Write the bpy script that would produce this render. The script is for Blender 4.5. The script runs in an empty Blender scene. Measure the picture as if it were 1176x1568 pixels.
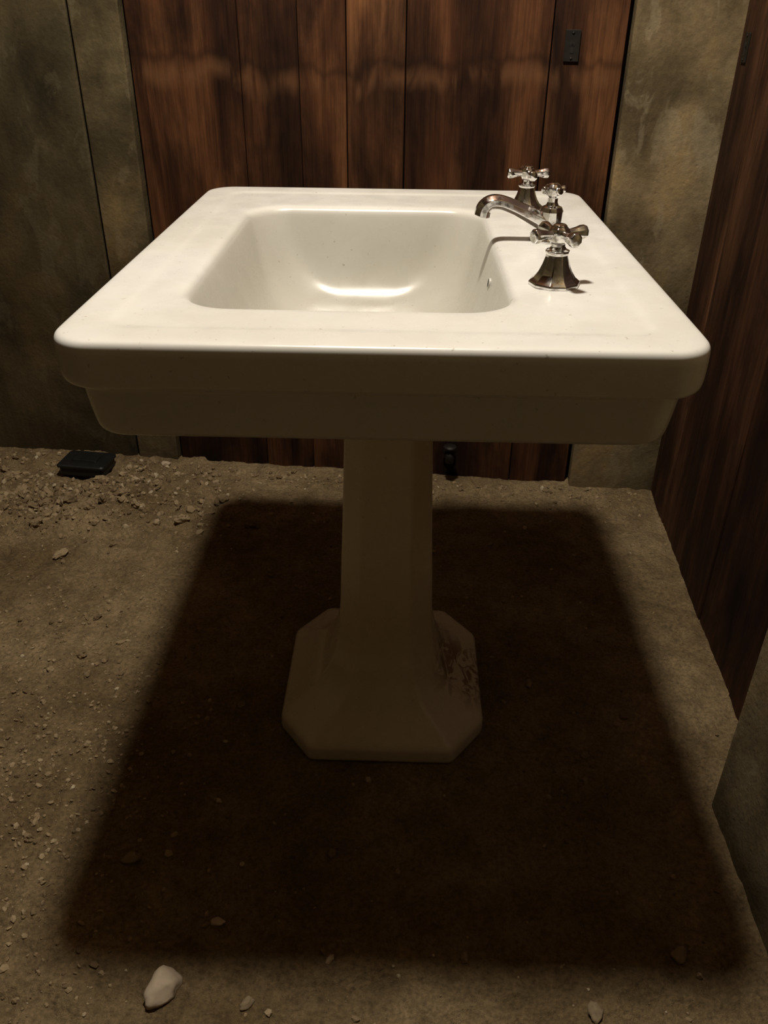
import bpy, bmesh, random
import numpy as np
from math import *
from mathutils import Vector, Matrix, Euler, noise
random.seed(7); rng=np.random.default_rng(7)
S=bpy.context.scene
S.view_settings.view_transform='Standard'
col=S.collection
ZOOM=None

# ---------------------------------------------------------------- helpers
def new_mat(name):
    m=bpy.data.materials.new(name); m.use_nodes=True
    nt=m.node_tree; nt.nodes.clear()
    out=nt.nodes.new('ShaderNodeOutputMaterial'); b=nt.nodes.new('ShaderNodeBsdfPrincipled')
    nt.links.new(b.outputs[0],out.inputs[0])
    return m,nt,b
def L(nt,a,b): nt.links.new(a,b)
def ramp(nt,fac,stops):
    r=nt.nodes.new('ShaderNodeValToRGB'); e=r.color_ramp.elements
    while len(e)>1: e.remove(e[0])
    e[0].position=stops[0][0]; e[0].color=(*stops[0][1],1)
    for p,c in stops[1:]:
        x=e.new(p); x.color=(*c,1)
    L(nt,fac,r.inputs[0]); return r.outputs[0]
def g(v): return (v,v,v)
def coords(nt,scale=(1,1,1),loc=(0,0,0)):
    t=nt.nodes.new('ShaderNodeTexCoord'); m=nt.nodes.new('ShaderNodeMapping')
    m.inputs['Scale'].default_value=scale; m.inputs['Location'].default_value=loc
    L(nt,t.outputs['Object'],m.inputs[0]); return m.outputs[0]
def noi(nt,vec,scale,detail=6,rough=.55,dist=0):
    n=nt.nodes.new('ShaderNodeTexNoise'); n.inputs['Scale'].default_value=scale
    n.inputs['Detail'].default_value=detail; n.inputs['Roughness'].default_value=rough
    n.inputs['Distortion'].default_value=dist; L(nt,vec,n.inputs['Vector']); return n.outputs['Fac']
def mix(nt,fac,a,b,mode='MIX'):
    m=nt.nodes.new('ShaderNodeMix'); m.data_type='RGBA'; m.blend_type=mode
    for s,v in zip([m.inputs[0],m.inputs[6],m.inputs[7]],(fac,a,b)):
        if isinstance(v,bpy.types.NodeSocket): L(nt,v,s)
        elif isinstance(v,(int,float)): s.default_value=v
        else: s.default_value=(*v,1)
    return m.outputs[2]
def math_(nt,op,a,b=0.,c=None,clamp=False):
    m=nt.nodes.new('ShaderNodeMath'); m.operation=op; m.use_clamp=clamp
    for i,v in enumerate((a,b) if c is None else (a,b,c)):
        if isinstance(v,bpy.types.NodeSocket): L(nt,v,m.inputs[i])
        else: m.inputs[i].default_value=v
    return m.outputs[0]
def objz(nt):
    t=nt.nodes.new('ShaderNodeTexCoord'); s=nt.nodes.new('ShaderNodeSeparateXYZ'); L(nt,t.outputs['Object'],s.inputs[0]); return s.outputs
def bump(nt,b,h,strength=.5,dist=.01,prev=None):
    n=nt.nodes.new('ShaderNodeBump'); n.inputs['Strength'].default_value=strength
    n.inputs['Distance'].default_value=dist; L(nt,h,n.inputs['Height'])
    if prev is not None: L(nt,prev,n.inputs['Normal'])
    L(nt,n.outputs[0],b.inputs['Normal']); return n.outputs[0]

def mesh_obj(name,verts,faces,mat,parent=None,smooth=True):
    me=bpy.data.meshes.new(name); me.from_pydata([tuple(v) for v in verts],[],faces); me.update()
    bm=bmesh.new(); bm.from_mesh(me); bmesh.ops.recalc_face_normals(bm,faces=bm.faces); bm.to_mesh(me); bm.free()
    if smooth:
        for p in me.polygons: p.use_smooth=True
    o=bpy.data.objects.new(name,me); col.objects.link(o)
    if mat: me.materials.append(mat)
    if parent: o.parent=parent
    return o
def empty(name,loc=(0,0,0),rot=(0,0,0)):
    o=bpy.data.objects.new(name,None); o.location=loc; o.rotation_euler=rot; o.empty_display_size=.05
    col.objects.link(o); return o
def loft(loops,cap0=True,cap1=True):
    n=len(loops[0]); v=[p for l in loops for p in l]; f=[]
    for i in range(len(loops)-1):
        for j in range(n):
            a=i*n+j; b=i*n+(j+1)%n
            f.append((a,b,b+n,a+n))
    if cap0: f.append(tuple(range(n-1,-1,-1)))
    if cap1: f.append(tuple((len(loops)-1)*n+j for j in range(n)))
    return v,f
def boxes(name,bl,mat,parent=None,bev=.002,seg=2,loc=None,rot=None,tints=None):
    bm=bmesh.new(); bm.loops.layers.color.new('tint')
    for k,(x0,x1,y0,y1,z0,z1) in enumerate(bl):
        b2=bmesh.new(); bmesh.ops.create_cube(b2,size=1)
        for v in b2.verts: v.co=Vector(((x0+x1)/2+v.co.x*(x1-x0),(y0+y1)/2+v.co.y*(y1-y0),(z0+z1)/2+v.co.z*(z1-z0)))
        if bev: bmesh.ops.bevel(b2,geom=b2.edges[:],offset=bev,segments=seg,affect='EDGES',profile=.6)
        l2=b2.loops.layers.color.new('tint'); r=random.random()
        if tints: r=tints[k]
        for f in b2.faces:
            for l in f.loops: l[l2]=(r,r,r,1)
        tmp=bpy.data.meshes.new('t'); b2.to_mesh(tmp); b2.free(); bm.from_mesh(tmp); bpy.data.meshes.remove(tmp)
    me=bpy.data.meshes.new(name); bm.to_mesh(me); bm.free()
    o=bpy.data.objects.new(name,me); col.objects.link(o); me.materials.append(mat)
    if parent: o.parent=parent
    if loc: o.location=loc
    if rot: o.rotation_euler=rot
    return o
def lathe(prof,n=32,cx=0,cy=0,cz=0,rot=0):
    return loft([[(cx+r*cos(2*pi*j/n+rot),cy+r*sin(2*pi*j/n+rot),cz+z) for j in range(n)] for r,z in prof])
def join_vf(parts):
    V=[];F=[]
    for v,f in parts:
        o=len(V); V+=list(v); F+=[tuple(i+o for i in q) for q in f]
    return V,F
def xform(vf,M):
    return [tuple(M@Vector(p)) for p in vf[0]],vf[1]
def wn(o):
    m=o.modifiers.new('wn','WEIGHTED_NORMAL'); m.weight=80; m.keep_sharp=True

# ---------------------------------------------------------------- materials
def porcelain(name,c=(.86,.85,.82),stain=False):
    m,nt,b=new_mat(name)
    v=coords(nt)
    n1=noi(nt,v,9,4); c1=ramp(nt,n1,[(.3,tuple(x*.95 for x in c)),(.7,c)])
    sp=noi(nt,v,150,2,.5); dots=ramp(nt,sp,[(.24,(.45,.38,.28)),(.29,(1,1,1))])
    c2=mix(nt,.55,c1,dots,'MULTIPLY')
    gr=ramp(nt,noi(nt,v,3.5,6,.65),[(.42,(.90,.88,.83)),(.6,(1,1,1))]); c2=mix(nt,.6,c2,gr,'MULTIPLY')
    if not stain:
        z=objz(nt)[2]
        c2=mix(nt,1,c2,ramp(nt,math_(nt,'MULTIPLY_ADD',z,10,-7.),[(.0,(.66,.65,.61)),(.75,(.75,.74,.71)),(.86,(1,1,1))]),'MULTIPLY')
    if stain:
        xyz=nt.nodes.new('ShaderNodeVectorMath'); xyz.operation='DISTANCE'
        t=nt.nodes.new('ShaderNodeTexCoord'); L(nt,t.outputs['Object'],xyz.inputs[0]); xyz.inputs[1].default_value=(.135,-.01,.06)
        mk=ramp(nt,xyz.outputs['Value'],[(.045,g(.9)),(.10,g(0))])
        sn=noi(nt,coords(nt,(1.3,.7,1.3)),30,6,.7,1.6); sm=ramp(nt,sn,[(.47,g(0)),(.54,g(1))])
        f=math_(nt,'MULTIPLY',mk,sm)
        c2=mix(nt,f,c2,(.24,.135,.065))
    L(nt,c2,b.inputs['Base Color'])
    r=noi(nt,v,25,4); L(nt,ramp(nt,r,[(.3,g(.20)),(.75,g(.38))]),b.inputs['Roughness'])
    b.inputs['Coat Weight'].default_value=.10; b.inputs['Coat Roughness'].default_value=.08
    bump(nt,b,noi(nt,v,14,2),.04,.004)
    return m
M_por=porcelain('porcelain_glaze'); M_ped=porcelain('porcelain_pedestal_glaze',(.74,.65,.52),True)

def chrome(name):
    m,nt,b=new_mat(name); v=coords(nt)
    n=noi(nt,v,90,5,.65)
    L(nt,ramp(nt,n,[(.33,(.38,.36,.33)),(.5,(.80,.79,.78))]),b.inputs['Base Color'])
    b.inputs['Metallic'].default_value=1
    L(nt,ramp(nt,n,[(.33,g(.28)),(.55,g(.09))]),b.inputs['Roughness'])
    bump(nt,b,n,.08,.001)
    return m
M_chr=chrome('aged_chrome')
def simple(name,c,rough=.6,metal=0,sc=40,var=.35):
    m,nt,b=new_mat(name); v=coords(nt); n=noi(nt,v,sc,5)
    L(nt,ramp(nt,n,[(.3,tuple(x*(1-var) for x in c)),(.7,tuple(x*(1+var) for x in c))]),b.inputs['Base Color'])
    b.inputs['Roughness'].default_value=rough; b.inputs['Metallic'].default_value=metal
    bump(nt,b,n,.2,.002); return m
M_dark=simple('dark_rusted_iron',(.022,.018,.014),.55,.5)
M_blk=simple('black_plastic',(.008,.008,.008),.5)
M_hole=simple('dark_hole',(.012,.008,.005),.9)
M_stone=simple('pale_stone',(.50,.40,.29),.9,0,30,.25)
M_stone2=simple('grey_stone',(.25,.185,.11),.9,0,40,.3)

def concrete(name,dark,light,sc=1.,off=(0,0,0)):
    m,nt,b=new_mat(name); v=coords(nt,(1,1,1),off)
    big=noi(nt,v,2.2*sc,7,.55,.3); mid=noi(nt,coords(nt,(1,1,.6),off),6,7,.6,.3); fine=noi(nt,v,120,4,.6)
    c=ramp(nt,big,[(.40,dark),(.5,tuple((a+b_)/2 for a,b_ in zip(dark,light))),(.58,light)])
    c=mix(nt,.85,c,ramp(nt,mid,[(.36,(.38,.36,.30)),(.46,(.76,.73,.66)),(.54,(1,.98,.93)),(.66,(1.35,1.24,1.02))]),'MULTIPLY')
    tint=ramp(nt,noi(nt,coords(nt,(1,1,.5),(3,1,2)),3.5,4,.55),[(.42,(.99,.95,.88)),(.6,(1.13,.98,.82))])
    c=mix(nt,.8,c,tint,'MULTIPLY')
    ps=ramp(nt,noi(nt,coords(nt,(3.,3.,1.3),off),5,5,.6,.5),[(.57,g(0)),(.62,g(1))])
    c=mix(nt,math_(nt,'MULTIPLY',ps,.28),c,tuple(min(1,x*1.5) for x in light))
    c=mix(nt,.4,c,ramp(nt,fine,[(.3,g(.5)),(.6,g(1))]),'MULTIPLY')
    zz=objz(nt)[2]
    low_shade=math_(nt,'ADD',zz,math_(nt,'MULTIPLY_ADD',big,.5,-.25))
    c=mix(nt,.75,c,ramp(nt,low_shade,[(.05,(.50,.48,.44)),(.7,(1,1,1))]),'MULTIPLY')  # lower concrete painted darker, standing in for the lamp's falloff
    L(nt,c,b.inputs['Base Color']); b.inputs['Roughness'].default_value=.9
    b.inputs['Specular IOR Level'].default_value=.2
    h=math_(nt,'ADD',math_(nt,'MULTIPLY',mid,1.0),math_(nt,'MULTIPLY',fine,.16))
    n1=bump(nt,b,h,.6,.012)
    pits=nt.nodes.new('ShaderNodeTexVoronoi'); pits.inputs['Scale'].default_value=45; L(nt,v,pits.inputs['Vector'])
    bump(nt,b,ramp(nt,pits.outputs['Distance'],[(.0,g(0)),(.16,g(1))]),.2,.003,n1)
    return m
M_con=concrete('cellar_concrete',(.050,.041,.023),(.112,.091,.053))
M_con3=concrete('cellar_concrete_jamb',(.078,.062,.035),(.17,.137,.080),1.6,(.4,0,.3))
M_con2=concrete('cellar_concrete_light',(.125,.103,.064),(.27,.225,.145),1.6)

def wood(name,dk,md,lt,knots=True):
    m,nt,b=new_mat(name)
    at=nt.nodes.new('ShaderNodeVertexColor'); at.layer_name='tint'
    tc=nt.nodes.new('ShaderNodeTexCoord')
    off=nt.nodes.new('ShaderNodeVectorMath'); off.operation='MULTIPLY_ADD'
    L(nt,at.outputs['Color'],off.inputs[0]); off.inputs[1].default_value=(3.1,5.3,7.7); L(nt,tc.outputs['Object'],off.inputs[2])
    def mp(sc):
        q=nt.nodes.new('ShaderNodeMapping'); q.inputs['Scale'].default_value=sc; L(nt,off.outputs[0],q.inputs[0]); return q.outputs[0]
    grain=noi(nt,mp((30,30,1.1)),3.2,8,.65,.4)
    fineg=noi(nt,mp((120,120,2.2)),3.0,5,.7,.2)
    ring=noi(nt,mp((5,5,.6)),1.3,2,.45,.6)
    ringw=math_(nt,'MULTIPLY_ADD',math_(nt,'SINE',math_(nt,'MULTIPLY',ring,75)),.5,.5)
    blotn=noi(nt,mp((4.2,4.2,.8)),2.2,5,.55,.5)
    pat=noi(nt,mp((6,6,2.4)),1.8,8,.68,.4)
    c=ramp(nt,blotn,[(.38,dk),(.49,md),(.60,lt)])
    c=mix(nt,.6,c,ramp(nt,grain,[(.30,g(.45)),(.5,g(.9)),(.7,g(1.15))]),'MULTIPLY')
    c=mix(nt,.6,c,ramp(nt,fineg,[(.34,g(.40)),(.48,g(.95)),(.64,g(1.3))]),'MULTIPLY')
    c=mix(nt,.28,c,ramp(nt,ringw,[(0,g(.40)),(.5,g(1.))]),'MULTIPLY')
    c=mix(nt,.75,c,ramp(nt,pat,[(.38,(.42,.41,.42)),(.49,(.88,.85,.83)),(.60,(1.3,1.22,1.12))]),'MULTIPLY')
    tv=ramp(nt,at.outputs['Color'],[(0,(.68,.60,.57)),(1,(1.12,1.07,1.02))])
    c=mix(nt,1,c,tv,'MULTIPLY')
    if knots:
        sep=objz(nt)
        wav=noi(nt,coords(nt,(1,1,.3)),6,4,.55)
        z=math_(nt,'ADD',sep[2],math_(nt,'MULTIPLY_ADD',wav,.22,-.11))
        d=math_(nt,'ABSOLUTE',math_(nt,'SUBTRACT',z,.92))
        band=ramp(nt,d,[(.004,g(1)),(.03,g(0))])
        sn=ramp(nt,noi(nt,coords(nt,(14,1,2)),1.2,4,.6,1.0),[(.42,g(0)),(.55,g(1))])
        f=math_(nt,'MULTIPLY',math_(nt,'MULTIPLY',band,sn),.45)
        c=mix(nt,f,c,tuple(x*1.2 for x in lt))
        d2=math_(nt,'ABSOLUTE',math_(nt,'SUBTRACT',z,.952)); dkb=ramp(nt,d2,[(.002,g(1)),(.014,g(0))])
        c=mix(nt,math_(nt,'MULTIPLY',dkb,.4),c,tuple(x*.5 for x in dk))
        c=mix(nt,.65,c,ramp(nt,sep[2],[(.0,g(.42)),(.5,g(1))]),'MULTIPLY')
    L(nt,c,b.inputs['Base Color'])
    L(nt,ramp(nt,grain,[(.3,g(.85)),(.7,g(.68))]),b.inputs['Roughness'])
    b.inputs['Specular IOR Level'].default_value=.15
    bump(nt,b,math_(nt,'ADD',grain,math_(nt,'MULTIPLY',fineg,.5)),.3,.003)
    return m
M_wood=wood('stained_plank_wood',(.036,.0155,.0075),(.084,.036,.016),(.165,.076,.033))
M_wood2=wood('dark_plank_wood',(.034,.016,.009),(.066,.031,.016),(.105,.052,.027),False)

def sand():
    m,nt,b=new_mat('sandy_dirt'); v=coords(nt)
    big=noi(nt,v,3.2,6,.6,.3); mid=noi(nt,v,22,8,.7,.3); fine=noi(nt,v,150,6,.75)
    c=ramp(nt,big,[(.35,(.25,.172,.086)),(.65,(.46,.335,.185))])
    c=mix(nt,.7,c,ramp(nt,mid,[(.3,g(.52)),(.6,g(1.12))]),'MULTIPLY')
    c=mix(nt,.75,c,ramp(nt,fine,[(.34,g(.42)),(.62,g(1.25))]),'MULTIPLY')
    vo=nt.nodes.new('ShaderNodeTexVoronoi'); vo.inputs['Scale'].default_value=70; L(nt,v,vo.inputs['Vector'])
    pebm=ramp(nt,vo.outputs['Distance'],[(.12,g(1)),(.3,g(0))])
    L(nt,c,b.inputs['Base Color']); b.inputs['Roughness'].default_value=.95
    b.inputs['Specular IOR Level'].default_value=.12
    h=math_(nt,'ADD',math_(nt,'MULTIPLY',mid,1.3),math_(nt,'ADD',math_(nt,'MULTIPLY',fine,.5),math_(nt,'MULTIPLY',pebm,.2)))
    bump(nt,b,h,.9,.018); return m
M_sand=sand()
def gravelm():
    m,nt,b=new_mat('gravel_stone'); at=nt.nodes.new('ShaderNodeVertexColor'); at.layer_name='tint'
    c=ramp(nt,at.outputs['Color'],[(0,(.15,.10,.05)),(.6,(.31,.225,.125)),(.95,(.37,.28,.165)),(1,(.50,.42,.29))])
    L(nt,c,b.inputs['Base Color']); b.inputs['Roughness'].default_value=.95
    bump(nt,b,noi(nt,coords(nt),200,4),.4,.003); return m
M_grav=gravelm()

# ---------------------------------------------------------------- floor
def pile(x,y):
    h=0
    wy=.787-.0829*x
    dw=wy-y
    h+=.018*exp(-(dw/.07)**2)*(1 if x<-.5 else .5)
    h+=.022*exp(-((x+.70)/.12)**2-((y-.70)/.06)**2)
    h+=.014*exp(-((x+.95)/.2)**2-((y-.58)/.12)**2)
    return h
def fh(x,y):
    n=noise.fractal(Vector((x*5,y*5,0)),1,2,5)*.006+noise.fractal(Vector((x*26,y*26,3)),.8,2,4)*.0042
    k=min(1,max(0,(hypot(x,y)-.18)/.2))
    rough=1+2.6*exp(-((x+.75)/.35)**2-((y-.6)/.22)**2)
    return n*k*rough+pile(x,y)-.001
x0,x1,y0,y1=-1.72,1.02,-3.0,.98
nx,ny=460,650
V=[];F=[]
for j in range(ny+1):
    for i in range(nx+1):
        x=x0+(x1-x0)*i/nx; y=y0+(y1-y0)*j/ny; V.append((x,y,fh(x,y)))
for j in range(ny):
    for i in range(nx):
        a=j*(nx+1)+i; F.append((a,a+1,a+nx+2,a+nx+1))
floor=mesh_obj('floor',V,F,M_sand)

bmi=bmesh.new(); bmesh.ops.create_icosphere(bmi,subdivisions=1,radius=1); iv=[v.co.copy() for v in bmi.verts]; ifc=[tuple(v.index for v in f.verts) for f in bmi.faces]; bmi.free()
bmi=bmesh.new(); bmesh.ops.create_icosphere(bmi,subdivisions=3,radius=1); iv3=[v.co.copy() for v in bmi.verts]; if3=[tuple(v.index for v in f.verts) for f in bmi.faces]; bmi.free()
GV=[];GF=[];GT=[]
def peb(x,y,s,big=False):
    if abs(x)<.19 and abs(y)<.2: return
    if y>.787-.0829*x-.02 or x>.60+.05*y-.015: return
    if y<-.2 and x>.49: return
    if abs(x+.80)<.085 and abs(y-.775)<.07: return
    if hypot(x+.262,y+.56)<.045: return
    R=Euler((random.uniform(0,6),random.uniform(0,6),random.uniform(0,6))).to_matrix()
    sc=(random.uniform(.6,1.3),random.uniform(.6,1.2),random.uniform(.4,.9))
    o=len(GV); z=fh(x,y); sd=Vector((random.uniform(0,50),0,0))
    for v in (iv3 if big else iv):
        j=(1+.5*noise.noise(v*1.6+sd)+.25*noise.noise(v*4+sd)) if big else random.uniform(.85,1.15)
        q=R@Vector((v.x*sc[0],v.y*sc[1],v.z*sc[2]))*s*j
        GV.append((x+q.x,y+q.y,z+q.z*.8+s*.2))
    t=random.random()*(.7 if big else 1)
    for f in (if3 if big else ifc): GF.append(tuple(i+o for i in f)); GT.append(t)
for _ in range(5200):
    x=random.uniform(-1.3,.62); y=random.uniform(-.95,.8)
    dens=.25+ (.75 if x<-.42 else 0)
    if random.random()<dens: peb(x,y,.0012+.0032*random.random()**2)
for _ in range(1700):
    peb(random.gauss(-.82,.2),random.gauss(.66,.085),.002+.009*random.random()**2.8)
for _ in range(60):
    peb(random.gauss(-.78,.20),random.gauss(.64,.09),random.uniform(.007,.017),True)
for _ in range(800):
    x=random.uniform(-1.3,.62); peb(x,.787-.0829*x-abs(random.gauss(.02,.04)),.0015+.007*random.random()**3)
for _ in range(26):
    x=random.uniform(-.6,.6); peb(x,.787-.0829*x-abs(random.gauss(.03,.03)),random.uniform(.004,.010),True)
for _ in range(2200):
    peb(random.gauss(-.58,.13),random.gauss(-.30,.26),.0012+.0050*random.random()**3)
for _ in range(24):
    peb(random.gauss(-.62,.12),random.gauss(-.1,.3),random.uniform(.005,.010),True)
for _ in range(160):
    peb(random.uniform(-.4,.5),random.uniform(-.75,.6),.002+.006*random.random()**2)
gr=mesh_obj('gravel',GV,GF,M_grav,smooth=False)
ca=gr.data.color_attributes.new('tint','FLOAT_COLOR','CORNER')
arr=np.repeat(np.array(GT),3); ca.data.foreach_set('color',np.stack([arr,arr,arr,np.ones_like(arr)],1).ravel())

def stone(x,y,sx,sy,sz,mat,seed,rz=0):
    vs=[]
    for v in iv3:
        d=1+.35*noise.noise(v*1.3+Vector((seed*3.1,seed,0)))+.12*noise.noise(v*3.5+Vector((0,seed,5)))
        q=v*d
        for k in range(5):
            rr_=random.Random(seed*17+k); n=Vector((rr_.uniform(-1,1),rr_.uniform(-1,1),rr_.uniform(-.2,1))).normalized()
            e=q.dot(n)-.72
            if e>0: q=q-n*e
        vs.append(Vector((q.x*sx,q.y*sy,q.z*sz)))
    M=Matrix.Rotation(rz,3,'Z'); vs=[M@q for q in vs]
    o=mesh_obj('stone',vs,if3,mat); o.location=(x,y,fh(x,y)+sz*.45)
    return o
stone(-.262,-.560,.020,.029,.016,M_stone,3,-.35)
for k,(x,y,s,mt) in enumerate([(-.211,-.470,.010,M_stone),(-.154,-.577,.010,M_stone2),(.279,-.575,.014,M_stone2),(-.249,-.271,.006,M_stone),(-.262,-.147,.005,M_stone),
    (-.250,-.059,.009,M_stone2),(.267,.010,.010,M_stone2),(.215,-.037,.006,M_stone2),(-.60,.80,.013,M_stone),(.402,-.498,.014,M_stone2),(-.80,.60,.016,M_stone2),(-.68,.64,.013,M_stone2),(-.355,-.38,.014,M_stone2)]):
    stone(x,y,s,s*.7,s*.55,mt,k+11,k*.8)

# ---------------------------------------------------------------- walls
WR=(0,0,atan(-.0829)); WL=(0,.787,0); H=2.5
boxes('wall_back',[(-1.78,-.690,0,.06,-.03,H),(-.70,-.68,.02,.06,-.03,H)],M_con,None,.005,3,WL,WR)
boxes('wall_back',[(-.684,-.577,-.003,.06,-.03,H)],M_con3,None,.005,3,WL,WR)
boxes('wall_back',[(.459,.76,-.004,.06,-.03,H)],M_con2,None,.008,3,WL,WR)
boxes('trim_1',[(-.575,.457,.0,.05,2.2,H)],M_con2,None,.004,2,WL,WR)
dr=empty('door_1',WL,WR)
seams=[-.571,-.335,-.210,-.110,.014,.306,.450]
bl=[]
for k in range(len(seams)-1):
    gpp=.0016 if k in(3,4) else .0008
    bl.append((seams[k]+gpp,seams[k+1]-gpp,.014+.0015*(k%2),.039,-.02,2.19))
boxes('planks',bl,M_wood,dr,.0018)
boxes('backer',[(-.574,.456,.040,.055,-.02,2.19)],M_wood2,dr,.001)
def lockplate(parent,cx,cz,w,h,y):
    boxes('lock_plate',[(cx-w/2,cx+w/2,y-.003,y,cz-h/2,cz+h/2)],M_dark,parent,.001)
    v,f=lathe([(.0001,0),(.0055,0),(.0055,.001),(.0001,.001)],20)
    M=Matrix.Translation((cx,y-.0028,cz+.004))@Matrix.Rotation(pi/2,4,'X')
    a=xform((v,f),M)
    s=[(cx-.002,y-.0038,cz+.004),(cx+.002,y-.0038,cz+.004),(cx+.0035,y-.0038,cz-.013),(cx-.0035,y-.0038,cz-.013)]
    s2=[(p[0],y-.0028,p[2]) for p in s]
    V,F=join_vf([a,loft([s,s2])]); mesh_obj('keyhole',V,F,M_hole,parent,False)
    for sz in(-1,1):
        q=xform(lathe([(.0001,.0016),(.0022,.0012),(.0028,0)],12),Matrix.Translation((cx,y-.003,cz+sz*h*.4))@Matrix.Rotation(pi/2,4,'X'))
        mesh_obj('screw',q[0],q[1],M_dark,parent)
lockplate(dr,.346,.997,.030,.056,.014)

A=Vector((.664,.745)); B=Vector((.612,-.26)); dv=(B-A); ln=dv.length; ang=atan2(dv.y,dv.x)
wr=empty('wall_right',(A.x,A.y,0),(0,0,ang))
sm=[0,.165,.345,.53,.75,ln+.02]
boxes('planks',[(sm[k]+.001,sm[k+1]-.001,.0+.002*(k%2),.03,-.02,H) for k in range(5)],M_wood2,wr,.002)
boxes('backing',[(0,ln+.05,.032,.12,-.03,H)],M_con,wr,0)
lockplate(wr,.06,1.0,.028,.05,.0)
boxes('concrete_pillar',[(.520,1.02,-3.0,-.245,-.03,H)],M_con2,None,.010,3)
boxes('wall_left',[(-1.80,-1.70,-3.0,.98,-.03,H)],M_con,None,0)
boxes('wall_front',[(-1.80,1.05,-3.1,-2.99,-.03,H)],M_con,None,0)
boxes('ceiling',[(-1.80,1.05,-3.1,1.0,H,H+.08)],M_wood2,None,0)

# ---------------------------------------------------------------- sink
sink=empty('pedestal_sink',(0,0,0))
def rr(cx,cy,hx,hy,r,z,n=9):
    r=min(r,hx*.98,hy*.98); P=[]; Q=[(1,1),(-1,1),(-1,-1),(1,-1)]
    for q,(sx,sy) in enumerate(Q):
        for k in range(n+1):
            a=q*pi/2+pi/2*k/n
            P.append((cx+sx*(hx-r)+r*cos(a),cy+sy*(hy-r)+r*sin(a),z))
        nq=Q[(q+1)%4]; a=(q+1)*pi/2
        e0=Vector(P[-1]); e1=Vector((cx+nq[0]*(hx-r)+r*cos(a),cy+nq[1]*(hy-r)+r*sin(a),z))
        for k in range(1,4): P.append(tuple(e0.lerp(e1,k/4)))
    return P
HX,HY=.321,.399
out=[]
for ins,z in [(.19,.618),(.15,.630),(.10,.665),(.06,.682),(.042,.6780),(.032,.6785),(.0255,.6820),(.0225,.690),(.0175,.728),(.0170,.7330),(.0155,.7365),(.0115,.7385),(.0055,.7400),(.0018,.7440),(.0003,.752),(0,.780),(.001,.785),(.0035,.7885),(.008,.7900),(.018,.7902),(.042,.7897),(.047,.7893),(.051,.7885),(.055,.7879),(.061,.7876)]:
    r=max(.02,.046-ins*.45) if ins<.1 else .06
    out.append(rr(0,0,HX-ins,HY-ins,r,z))
bx,by_,bhx,bhy=-.0390,-.0135,.1815,.2575
for e,z,r in [(.022,.7873,.078),(.012,.7868,.070),(.006,.7855,.065),(.002,.783,.062),(-.001,.779,.060),(-.004,.770,.060),(-.010,.745,.064),(-.018,.712,.072),(-.030,.684,.080),(-.048,.662,.085),(-.072,.648,.085),(-.105,.641,.07),(-.145,.638,.035)]:
    out.append(rr(bx,by_,bhx+e,bhy+e,r,z))
v,f=loft(out)
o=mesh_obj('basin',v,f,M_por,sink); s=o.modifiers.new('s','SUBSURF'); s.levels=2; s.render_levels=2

def octo(hx,hy,a,b,z,rd=.005,cx=0,cy=0):
    c=[(hx-a,-hy),(hx,-hy+b),(hx,hy-b),(hx-a,hy),(-hx+a,hy),(-hx,hy-b),(-hx,-hy+b),(-hx+a,-hy)]
    P=[]
    for i in range(8):
        p=Vector(c[i]); pa=(Vector(c[i-1])-p).normalized(); pb=(Vector(c[(i+1)%8])-p).normalized()
        s0=p+pa*rd; s1=p+pb*rd
        for t in(0,.33,.67,1):
            q=s0*(1-t)**2+p*2*t*(1-t)+s1*t*t; P.append((q.x+cx,q.y+cy,z))
    return P
pl=[(.150,.160,.048,.06,.0),(.168,.181,.054,.071,.0),(.1715,.1845,.055,.072,.003),(.172,.185,.0554,.0724,.008),(.1718,.1848,.0554,.0724,.024),(.170,.183,.055,.072,.030),(.165,.178,.054,.071,.035),
(.153,.165,.052,.066,.042),(.132,.142,.049,.058,.054),(.112,.121,.046,.050,.070),(.097,.104,.042,.043,.092),(.088,.093,.039,.039,.115),(.082,.086,.037,.037,.145),(.078,.081,.0355,.0355,.180),(.0755,.079,.0345,.0345,.225),(.074,.077,.034,.034,.28),(.070,.074,.032,.032,.38),(.066,.070,.030,.030,.50),(.064,.068,.029,.029,.60),(.064,.068,.029,.029,.632)]
v,f=loft([octo(*p,rd=.006 if p[4]>.05 else .008,cx=.004*min(1,p[4]/.2)) for p in pl])
o=mesh_obj('pedestal',v,f,M_ped,sink); wn(o)
v,f=lathe([(.030,.0),(.031,.003),(.024,.004),(.020,.001),(.001,.0)],32,bx,by_,.6375)
mesh_obj('drain',v,f,M_chr,sink)
OM=Matrix.Translation((.1332,-.046,.752))@Matrix.Rotation(radians(8),4,'Y')@Matrix.Rotation(-pi/2,4,'Y')
q=xform(lathe([(.0066,-.003),(.0066,.0008),(.0056,.0012),(.0052,.0002)],20),OM)
mesh_obj('overflow_ring',q[0],q[1],M_por,sink)
q=xform(lathe([(.0056,0),(.0056,.0010),(.0001,.0010)],20),OM)
mesh_obj('overflow_hole',q[0],q[1],M_hole,sink)

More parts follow.
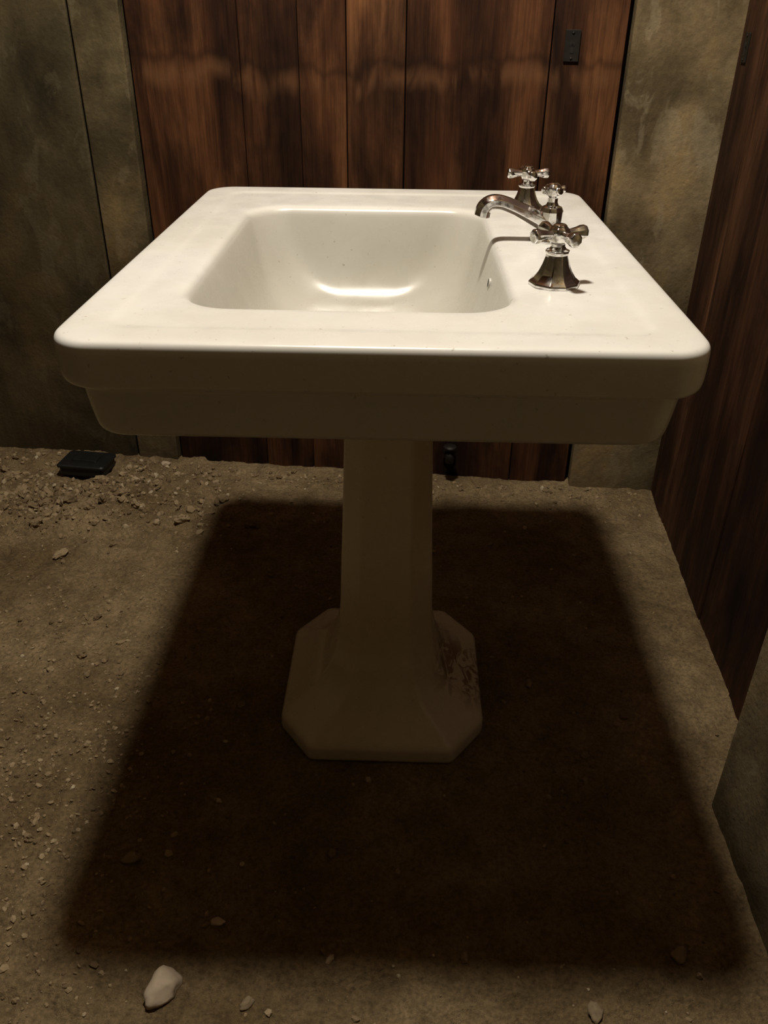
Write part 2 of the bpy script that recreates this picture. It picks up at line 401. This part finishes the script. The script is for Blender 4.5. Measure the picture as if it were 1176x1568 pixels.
ZD=.7872
def arm(r0,r1,l,n=8):
    return lathe([(r0,0),(r0*.9,l*.3),(r1*.8,l*.55),(r1,l*.75),(r1*1.02,l*.93),(r1*.8,l),(.0005,l*1.02)],n,rot=pi/8)
def bevmod(o,w=.0008):
    b=o.modifiers.new('b','BEVEL'); b.width=w; b.segments=2; b.limit_method='ANGLE'; b.angle_limit=radians(18)
    wn(o)
def tap(name,x,y,rot,sc=1):
    parts=[lathe([(.0300,0),(.0300,.0035),(.0285,.0050),(.0240,.0085),(.0195,.0150),(.0160,.0230),(.0135,.0310),(.0128,.0350),(.0140,.0360),(.0140,.0390),(.0100,.0405),(.0085,.0430),(.0085,.0480)],10)]
    parts.append(lathe([(.0085,.046),(.0115,.049),(.0125,.053),(.0125,.060),(.0105,.0635),(.0085,.0645),(.0080,.0665),(.0050,.0680),(.0005,.0683)],8,rot=pi/8))
    for k in range(4):
        M=Matrix.Rotation(rot+k*pi/2,4,'Z')@Matrix.Translation((.006,0,.0565))@Matrix.Rotation(pi/2,4,'Y')
        parts.append(xform(arm(.0058,.0082,.029),M))
    V,F=join_vf(parts)
    o=mesh_obj(name,[(p[0]*sc+x,p[1]*sc+y,p[2]*sc+ZD) for p in V],F,M_chr,sink,True); bevmod(o)
tap('tap_handle_a',.196,-.170,.42); tap('tap_handle_b',.212,.255,.12,.94)
sx,sy=.220,.045
parts=[lathe([(.0270,0),(.0270,.0035),(.0250,.0055),(.0200,.0110),(.0165,.0190),(.0155,.0240),(.0160,.0300),(.0160,.0390),(.0135,.0440),(.0090,.0460),(.0070,.0500),(.0070,.0560),(.0100,.0590),(.0110,.0630),(.0108,.0690),(.0075,.0730),(.0040,.0750),(.0005,.0752)],10,sx,sy,ZD)]
for k in range(4):
    M=Matrix.Translation((sx,sy,ZD+.066))@Matrix.Rotation(.4+k*pi/2,4,'Z')@Matrix.Translation((.004,0,0))@Matrix.Rotation(pi/2,4,'Y')
    parts.append(xform(arm(.004,.0052,.013),M))
V,F=join_vf(parts); o=mesh_obj('spout_body',V,F,M_chr,sink); bevmod(o)
def sweep(pts,rad,n=8,sub=6):
    P=[Vector(p) for p in pts]; Q=[];R=[]
    for i in range(len(P)-1):
        p0=P[max(i-1,0)];p1=P[i];p2=P[i+1];p3=P[min(i+2,len(P)-1)]
        for k in range(sub):
            t=k/sub
            Q.append(.5*((2*p1)+(p2-p0)*t+(2*p0-5*p1+4*p2-p3)*t*t+(3*p1-p0-3*p2+p3)*t**3)); R.append(tuple(rad[i][c]*(1-t)+rad[i+1][c]*t for c in(0,1)))
    Q.append(P[-1]); R.append(rad[-1]); Ls=[]
    for i,q in enumerate(Q):
        tn=(Q[min(i+1,len(Q)-1)]-Q[max(i-1,0)]).normalized(); sd=Vector((0,1,0)); u=tn.cross(sd).normalized()
        Ls.append([tuple(q+sd*cos(2*pi*j/n+pi/n)*R[i][0]+u*sin(2*pi*j/n+pi/n)*R[i][1]) for j in range(n)])
    return loft(Ls)
v,f=sweep([(.214,sy,.810),(.195,sy,.819),(.172,sy,.829),(.152,sy,.836),(.138,sy,.836),(.129,sy,.829),(.126,sy,.818)],[(.0145,.013),(.0135,.0115),(.0125,.0095),(.0125,.0095),(.013,.010),(.0135,.011),(.014,.0115)])
o=mesh_obj('spout',v,f,M_chr,sink); bevmod(o,.0006)

# ---------------------------------------------------------------- small things
bb=empty('bait_box',(-.80,.775,fh(-.8,.775)+.006),(0,.0,-.12))
lo=[rr(0,0,.060+e,.040+e,.008,z,4) for e,z in [(-.002,0),(0,.003),(0,.022),(.004,.023),(.004,.028),(.001,.031),(-.012,.032)]]
v,f=loft(lo); mesh_obj('body',v,f,M_blk,bb,False)
v,f=loft([rr(0,0,.035+e,.018+e,.006,.0315+z,4) for e,z in [(0,0),(-.001,.003),(-.004,.004)]]); mesh_obj('lid_ridge',v,f,M_blk,bb,False)

sv=empty('shutoff_valve',(.146,.775,.088))
q=join_vf([xform(lathe([(.016,0),(.016,.004),(.007,.005),(.007,.04),(.0001,.04)],16),Matrix.Rotation(pi/2,4,'X')),
 xform(lathe([(.010,-.016),(.012,-.012),(.012,.014),(.007,.016),(.005,.024),(.0001,.024)],12),Matrix.Translation((0,-.035,0))),
 xform(lathe([(.0001,-.004),(.016,-.004),(.018,0),(.016,.004),(.0001,.004)],10),Matrix.Translation((0,-.035,.026)))])
mesh_obj('valve_body',q[0],q[1],M_dark,sv)

# ---------------------------------------------------------------- lamp
lx,ly,lz=-.075,-.112,2.30
lamp=empty('pendant_lamp',(lx,ly,0))
v,f=lathe([(.0001,2.5),(.045,2.5),(.045,2.485),(.02,2.475),(.006,2.47),(.006,2.42),(.02,2.41),(.022,2.382),(.017,2.378),(.0001,2.378)],24)
mesh_obj('socket',v,f,M_blk,lamp)
ld=bpy.data.lights.new('bulb','POINT'); ld.energy=112; ld.color=(1,.93,.795); ld.shadow_soft_size=.072
lo_=bpy.data.objects.new('bulb',ld); lo_.location=(0,0,lz); lo_.parent=lamp; col.objects.link(lo_)

w=bpy.data.worlds.new('world'); S.world=w; w.use_nodes=True
w.node_tree.nodes['Background'].inputs[0].default_value=(1,.85,.65,1); w.node_tree.nodes['Background'].inputs[1].default_value=.001

# ---------------------------------------------------------------- camera
yaw,p,r,f=-0.0221,0.5458,0.0106,1275.95
d=Vector((sin(yaw)*cos(p),cos(yaw)*cos(p),-sin(p))); rt=Vector((cos(yaw),-sin(yaw),0)); up=rt.cross(d)
R_=cos(r)*rt+sin(r)*up; U_=-sin(r)*rt+cos(r)*up
cam=bpy.data.cameras.new('camera'); co=bpy.data.objects.new('camera',cam); col.objects.link(co)
M=Matrix((R_,U_,-d)).transposed().to_4x4(); M.translation=Vector((0.023,-1.1396,1.0616)); co.matrix_world=M
cam.sensor_fit='VERTICAL'; cam.sensor_height=36; cam.sensor_width=27; cam.lens=f/1568*36; cam.clip_start=.01
if ZOOM:
    z,u,v=ZOOM; cam.lens*=z; cam.shift_x=(u-588)/1568*z; cam.shift_y=(784-v)/1568*z
S.camera=co
